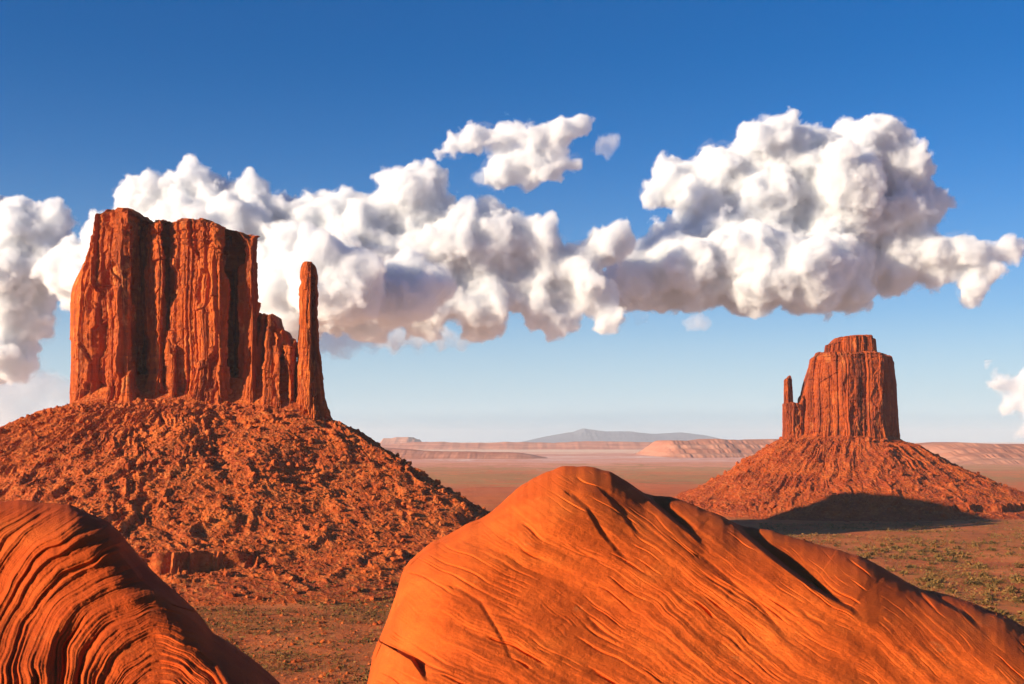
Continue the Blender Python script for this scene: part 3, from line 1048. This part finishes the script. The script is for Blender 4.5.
def build_far():
    red = mesa_mat('far red mesa', (.42, .13, .075), (.62, .28, .18))
    pale = mesa_mat('far pale mesa', (.42, .15, .09), (.54, .25, .16))
    blue = mesa_mat('haze blue mountain', (.10, .12, .17), (.14, .16, .21))  # blue of distant haze put into the mountains' base colour
    build_mesa('mesa', 880, 1160, 7000, [(880, 449), (905, 446), (930, 443.5), (945, 442), (962, 443), (985, 444.5), (1010, 444), (1030, 445), (1100, 446), (1160, 450)], 2600, pale,
               'low pale pink mesa right of the smaller butte, along the horizon', 'mesa', 500, rough=.5, steep=.45)
    build_mesa('mesa', 640, 800, 9500, [(640, 446), (652, 441), (662, 440), (690, 441), (705, 439.5), (740, 440), (770, 439), (800, 441)], 3200, pale,
               'low pink mesa with a knobby rim, left of the smaller butte on the horizon', 'mesa', 520, rough=.7, steep=.4)
    build_mesa('mesa', 300, 560, 8200, [(300, 452), (340, 449), (370, 447), (400, 449), (430, 451), (560, 454)], 1500, red,
               'long low red escarpment on the plain between the larger butte and the dome', 'mesa', 540, rough=.5)
    build_mesa('mesa', 380, 424, 24000, [(380, 440), (386, 438), (394, 438.2), (399, 437), (411, 437), (415, 439), (424, 440)], 3000, pale,
               'tiny flat topped mesa on the skyline right of the thin pinnacle', 'mesa', 560, rough=.25)
    build_mesa('mesa', -80, 40, 9000, [(-80, 436), (-20, 437), (5, 438), (20, 440), (40, 443)], 2600, red,
               'far mesa at the left edge behind the larger butte', 'mesa', 600, rough=.4)
    build_mesa('mesa', 330, 900, 17000, [(330, 446), (360, 443), (400, 442.6), (440, 442.2), (470, 442.8), (520, 442), (560, 442.5), (600, 441.6), (650, 442.2), (720, 441.8), (800, 442), (860, 443), (900, 446)], 2500, red,
               'thin broken line of low red mesas along the horizon in front of the blue mountains', 'mesa', 620, rough=.9)
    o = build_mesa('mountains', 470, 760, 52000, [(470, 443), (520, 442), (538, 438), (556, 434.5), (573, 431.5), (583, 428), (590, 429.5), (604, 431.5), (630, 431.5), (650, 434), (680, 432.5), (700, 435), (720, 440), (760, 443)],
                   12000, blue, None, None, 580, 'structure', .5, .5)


# ------------------------------------------------------------------ clouds
def cloud_mat(name='cumulus', thin=1.0, Y=22000, ero=1.0):
    """vapour: dense inside, eaten away by fine noise towards its rim; the grid called density rises from 0 at the rim to 1"""
    t = NT(name)
    u = Y / F
    v = t.n('VolumePrincipled')
    v.inputs['Color'].default_value = CLOUD_ALB
    v.inputs['Density Attribute'].default_value = ''
    at = t.n('Attribute', attribute_name='density')
    n1 = t.noise(t.pos((1 / u, 1 / u, 1 / u)), 1 / 30, 7, .63, .15)
    a = t.n('Math', operation='MULTIPLY_ADD')          # rim distance plus noise
    a.inputs[1].default_value = 3.0 * ero
    t.l(n1, a.inputs[0])
    b = t.n('Math', operation='MULTIPLY_ADD')
    b.inputs[1].default_value = 1.9
    b.inputs[2].default_value = -2.1 * ero - .06
    t.l(at.outputs['Fac'], b.inputs[0])
    t.l(b.outputs[0], a.inputs[2])
    mr = t.n('MapRange')
    mr.inputs['From Min'].default_value = 0
    mr.inputs['From Max'].default_value = .32
    mr.inputs['To Max'].default_value = CLOUD_DENS * (22000 / Y) / thin
    t.l(a.outputs[0], mr.inputs['Value'])
    t.l(mr.outputs[0], v.inputs['Density'])
    t.l(v.outputs[0], t.out.inputs['Volume'])
    t.m.cycles.volume_step_rate = CLOUD_STEP
    return t.m


def film_mat():
    """the bright skin of droplets inside the vapour"""
    t = NT('cloud body')
    d = t.n('BsdfDiffuse')
    d.inputs['Color'].default_value = (.78, .80, .85, 1)
    tr = t.n('BsdfTransparent')
    mx = t.n('MixShader')
    mx.inputs[0].default_value = .035
    t.l(tr.outputs[0], mx.inputs[1])
    t.l(d.outputs[0], mx.inputs[2])
    t.l(mx.outputs[0], t.out.inputs['Surface'])
    return t.m


CLOUD_ALB = (.946, .967, .991, 1)
CLOUD_STEP = 2.6


def vapour(co, q, parent, mat, voxel, band):
    o = obj('vapour', co, q, None, parent)
    ng = bpy.data.node_groups.new('vapour', 'GeometryNodeTree')
    ng.interface.new_socket('Geometry', in_out='INPUT', socket_type='NodeSocketGeometry')
    ng.interface.new_socket('Geometry', in_out='OUTPUT', socket_type='NodeSocketGeometry')
    gi, go = ng.nodes.new('NodeGroupInput'), ng.nodes.new('NodeGroupOutput')
    mv = ng.nodes.new('GeometryNodeMeshToVolume')
    mv.resolution_mode = 'VOXEL_SIZE'
    mv.inputs['Density'].default_value = 1.0
    mv.inputs['Voxel Size'].default_value = voxel
    mv.inputs['Interior Band Width'].default_value = band
    sm = ng.nodes.new('GeometryNodeSetMaterial')
    sm.inputs['Material'].default_value = mat
    ng.links.new(gi.outputs[0], mv.inputs['Mesh'])
    ng.links.new(mv.outputs[0], sm.inputs['Geometry'])
    ng.links.new(sm.outputs[0], go.inputs[0])
    m = o.modifiers.new('vapour', 'NODES')
    m.node_group = ng
    o.data.materials.append(mat)
    return o


CLOUD_DENS = .014


def ico(sub):
    import bmesh
    bm = bmesh.new()
    bmesh.ops.create_icosphere(bm, subdivisions=sub, radius=1)
    V = np.array([v.co[:] for v in bm.verts])
    Fc = np.array([[v.index for v in f.verts] for f in bm.faces])
    bm.free()
    return V, Fc


def build_cloud(blobs, Y, label, mat, film, seed, voxel=2.0, grow=10.0, band=24.0, base=None, puff=1.0, group=None):
    """blobs: (px, py, radius px, depth offset in radii); smaller puffs grow on their upper sides; base: row where the underside is flat"""
    r = np.random.default_rng(seed)
    u = Y / F
    V0, F0 = ico(2)
    balls = []
    for px, py, rad, dep in blobs:
        c = np.array([wx(px, Y + dep * u), Y + dep * u, wz(py, Y + dep * u)])
        balls.append((c, rad * u))
        if rad < 5:
            continue
        for _ in range(int(7 * puff)):
            d = r.normal(size=3)
            d /= np.linalg.norm(d)
            d[2] = d[2] if d[2] > -.2 else -d[2] * .6
            d[1] = d[1] if d[1] < .4 else -d[1]
            d /= np.linalg.norm(d)
            r2 = rad * r.uniform(.36, .72)
            c2 = c + d * (rad * u * r.uniform(.6, .82))
            balls.append((c2, r2 * u))
            for _ in range(3):
                e = r.normal(size=3)
                e = e / np.linalg.norm(e) + .6 * d
                e /= np.linalg.norm(e)
                r3 = r2 * r.uniform(.25, .5)
                balls.append((c2 + e * r2 * u * .85, r3 * u))
    VV, FF, off = [], [], 0
    for c, rad in balls:
        VV.append(V0 * rad + c)
        FF.append(F0 + off)
        off += len(V0)
    me = new_mesh('tmp', np.vstack(VV), np.vstack(FF))
    tmp = bpy.data.objects.new('tmp', me)
    COL.objects.link(tmp)
    md = tmp.modifiers.new('r', 'REMESH')
    md.mode = 'VOXEL'
    md.voxel_size = voxel * u
    dg = bpy.context.evaluated_depsgraph_get()
    ev = tmp.evaluated_get(dg).to_mesh()
    n = len(ev.vertices)
    co = np.empty(n * 3, np.float32)
    ev.vertices.foreach_get('co', co)
    no = np.empty(n * 3, np.float32)
    ev.vertices.foreach_get('normal', no)
    co, no = co.reshape(-1, 3).astype(float), no.reshape(-1, 3).astype(float)
    q = np.empty(len(ev.polygons) * 4, np.int32)
    ev.loops.foreach_get('vertex_index', q)
    q = q.reshape(-1, 4)
    bpy.data.objects.remove(tmp)
    a = co / u
    wp = 4 * perlin(a[:, 0] / 16, a[:, 1] / 16, a[:, 2] / 16, seed + 2)
    a = a + wp[:, None] * (.6, .3, .8)
    d = puff * (4.0 * fbm(a[:, 0] / 27, a[:, 1] / 27, a[:, 2] / 27, 3, seed, .5, 2) - 2.0)
    co = co + no * d[:, None] * u
    if base is not None:
        zb = wz(base, Y)
        b = zb + u * 3 * fbm(co[:, 0] / (30 * u), co[:, 1] / (30 * u), 0, 3, seed + 9)
        co[:, 2] = np.where(co[:, 2] < b, b + (co[:, 2] - b) * .18, co[:, 2])
    o = obj('cumulus_cloud', co, q, film)
    tag(o, label, 'cloud', group)
    vapour(co + no * (grow * u), q, o, mat, 1.7 * u, band * u)
    return o


def build_clouds():
    m = cloud_mat()
    film = film_mat()
    wisp = cloud_mat('cloud wisp', 7)
    far_c = cloud_mat('far cumulus', 1.5, 75000)
    veil = cloud_mat('cloud veil', 7)
    YC = 22000
    build_cloud([(765, 150, 34, 0), (795, 168, 44, 10), (858, 160, 44, 20), (885, 190, 40, 30), (835, 215, 55, 10), (720, 178, 34, 0), (680, 185, 26, 5), (655, 190, 16, 5), (700, 195, 30, 0),
                 (760, 205, 40, -10), (900, 225, 40, 20), (890, 265, 36, 20), (935, 262, 30, 10), (965, 255, 24, 0), (985, 270, 18, 0), (1003, 252, 14, 0), (1016, 250, 9, 0), (970, 290, 18, 0),
                 (830, 270, 45, -10), (770, 265, 45, -30), (715, 262, 45, 0), (670, 275, 40, 0), (625, 285, 30, 0), (590, 292, 18, 0), (660, 235, 16, 10), (645, 262, 18, 10), (685, 215, 14, 5),
                 (850, 290, 28, 0), (800, 290, 28, -10), (740, 290, 28, -20), (700, 272, 40, -40), (760, 270, 42, -60), (650, 280, 34, -30), (810, 280, 36, -60)], YC + 1400,
                'big white cumulus cloud piled up above the smaller butte', m, film, 1, base=318)
    build_cloud([(412, 200, 34, 0), (385, 215, 28, 0), (440, 222, 30, 5), (340, 225, 30, 0), (320, 213, 22, 10), (290, 235, 36, 10), (250, 215, 34, 10), (205, 200, 32, 10), (165, 200, 30, 10), (132, 200, 20, 10),
                 (180, 235, 45, 10), (235, 250, 50, 10), (300, 275, 50, -10), (360, 270, 55, 0), (420, 270, 55, 0), (480, 265, 50, 10), (500, 240, 34, 10), (540, 255, 34, 10), (570, 268, 30, 10),
                 (605, 250, 24, 10), (622, 240, 18, 10), (585, 290, 26, 0), (540, 300, 30, 0), (480, 310, 34, -10), (420, 315, 30, -20), (370, 315, 30, -20), (610, 320, 18, 0), (640, 320, 8, 0), (560, 320, 22, 0), (330, 300, 40, -20),
                 (140, 260, 50, 10), (110, 290, 40, 10), (90, 280, 40, 60), (120, 320, 34, 40), (180, 310, 50, 30), (240, 315, 50, 20), (290, 330, 36, -20), (340, 290, 44, -180), (300, 300, 40, -150), (400, 300, 36, -150)], YC - 700,
                'long bank of white cumulus cloud rising behind the larger butte and its pinnacle', m, film, 2, base=338)
    build_cloud([(560, 138, 18, 0), (578, 128, 11, 0), (535, 148, 20, 0), (505, 142, 18, 0), (480, 142, 17, 0), (455, 150, 13, 0), (442, 154, 7, 0), (500, 175, 18, 0), (530, 172, 20, 0), (555, 168, 16, 0), (570, 165, 11, 0),
                 (525, 184, 9, 0), (480, 178, 10, 0)], YC - 700,
                'small separate white cloud high above the gap between the buttes', m, film, 3)
    build_cloud([(594, 150, 6, 0), (601, 148, 7, 0), (608, 145, 6, 0), (615, 143, 5, 0)], YC - 700, 'tiny cloud wisp just right of the small separate cloud', wisp, film, 4, voxel=1)
    build_cloud([(15, 240, 44, 0), (50, 235, 26, 0), (-20, 232, 46, 90), (10, 290, 50, 0), (45, 270, 26, 0), (-10, 340, 50, 60), (30, 320, 30, 0), (60, 243, 14, 0), (-60, 280, 60, 160), (10, 360, 30, 0)], YC + 1000,
                'white cumulus cloud at the left edge, beside the larger butte', m, film, 5, base=380)
    build_cloud([(691, 323, 5, 0), (697, 322, 6, 0), (703, 324, 4, 0)], YC - 4500, 'tiny cloud puff below the big cumulus, left of the smaller butte', wisp, film, 6, voxel=1)
    YF = 75000
    build_cloud([(1005, 385, 14, 0), (1022, 388, 16, 0), (1040, 390, 20, 0), (1015, 405, 14, 0), (1035, 415, 18, 0), (1060, 400, 26, 0), (1030, 430, 16, 0)], YF, 'cream cloud low at the right edge above the pink mesa', far_c, film, 7, base=436)
    low = cloud_mat('low cloud', 12, 75000)
    build_cloud([(-40, 385, 40, 0), (0, 380, 34, 0), (30, 392, 30, 0), (60, 402, 24, 0), (-20, 415, 34, 0), (20, 416, 26, 0), (85, 408, 18, 0), (50, 420, 20, 0), (8, 355, 18, 0)], YF, 'pale milky cloud low at the left edge, between the rubble slope and the white cumulus', low, film, 8, base=440)
    build_cloud([(310, 350, 16, 0), (330, 345, 16, 0), (350, 342, 15, 0), (372, 340, 14, 0), (395, 341, 14, 0), (418, 342, 13, 0), (440, 342, 12, 0), (460, 343, 10, 0), (340, 358, 14, 0)], YC + 3600,
                'thin pale cloud strip hanging under the long bank, right of the pinnacle', veil, film, 9, base=358)


# ------------------------------------------------------------------ haze
def build_haze():
    x0, x1, y0, y1, z0, z1 = -60000, 60000, -3000, 66000, -14, 700
    V = [(x, y, z) for z in (z0, z1) for y in (y0, y1) for x in (x0, x1)]
    Fc = [(0, 2, 3, 1), (4, 5, 7, 6), (0, 1, 5, 4), (2, 6, 7, 3), (0, 4, 6, 2), (1, 3, 7, 5)]
    t = NT('haze')
    v = t.n('VolumePrincipled')
    v.inputs['Color'].default_value = (.78, .90, 1.0, 1)
    v.inputs['Density'].default_value = HAZE
    v.inputs['Anisotropy'].default_value = .0
    t.l(v.outputs[0], t.out.inputs['Volume'])
    t.m.cycles.homogeneous_volume = True
    o = obj('haze', V, Fc, t.m, None, False)
    tag(o, kind='stuff')


HAZE = 1.7e-5

# ------------------------------------------------------------------ build
import time
_t = time.time()


def lap(n):
    global _t
    print('LAP', n, round(time.time() - _t, 1), flush=True)
    _t = time.time()


build_ground(); lap('ground')
TALUS = []
if 'nobutte' not in DEV:
    west, tlw = build_west(); lap('west')
    east, tle = build_east(); lap('east')
    TALUS = [tlw, tle]
if 'norock' not in DEV:
    build_dome(); lap('dome')
    build_fin(); lap('fin')
build_far(); lap('far')
if TALUS:
    scatter_rocks(tlw, 150, 9500, 'angular red boulder among many on the rubble slope of the larger butte', 'boulders on the larger butte', 'broken red rubble strewn over the slope of the larger butte',
                  1.25, M_TALUS, 1.0, 40, lambda px, py, t: -30 < px < 500 and py < 660)
    scatter_rocks(tle, 60, 1800, 'red boulder on the rubble slope of the smaller butte', 'boulders on the smaller butte', 'broken red rubble strewn over the slope of the smaller butte',
                  1.3, M_TALUS2, 1.2, 60, lambda px, py, t: 680 < px < 1060 and py < 560)
    lap('rocks')
    build_scrub(); lap('scrub')
if TALUS:
    floor_rocks(); lap('floor')
if 'nocloud' not in DEV:
    build_clouds(); lap('clouds')
if 'nohaze' not in DEV:
    build_haze()
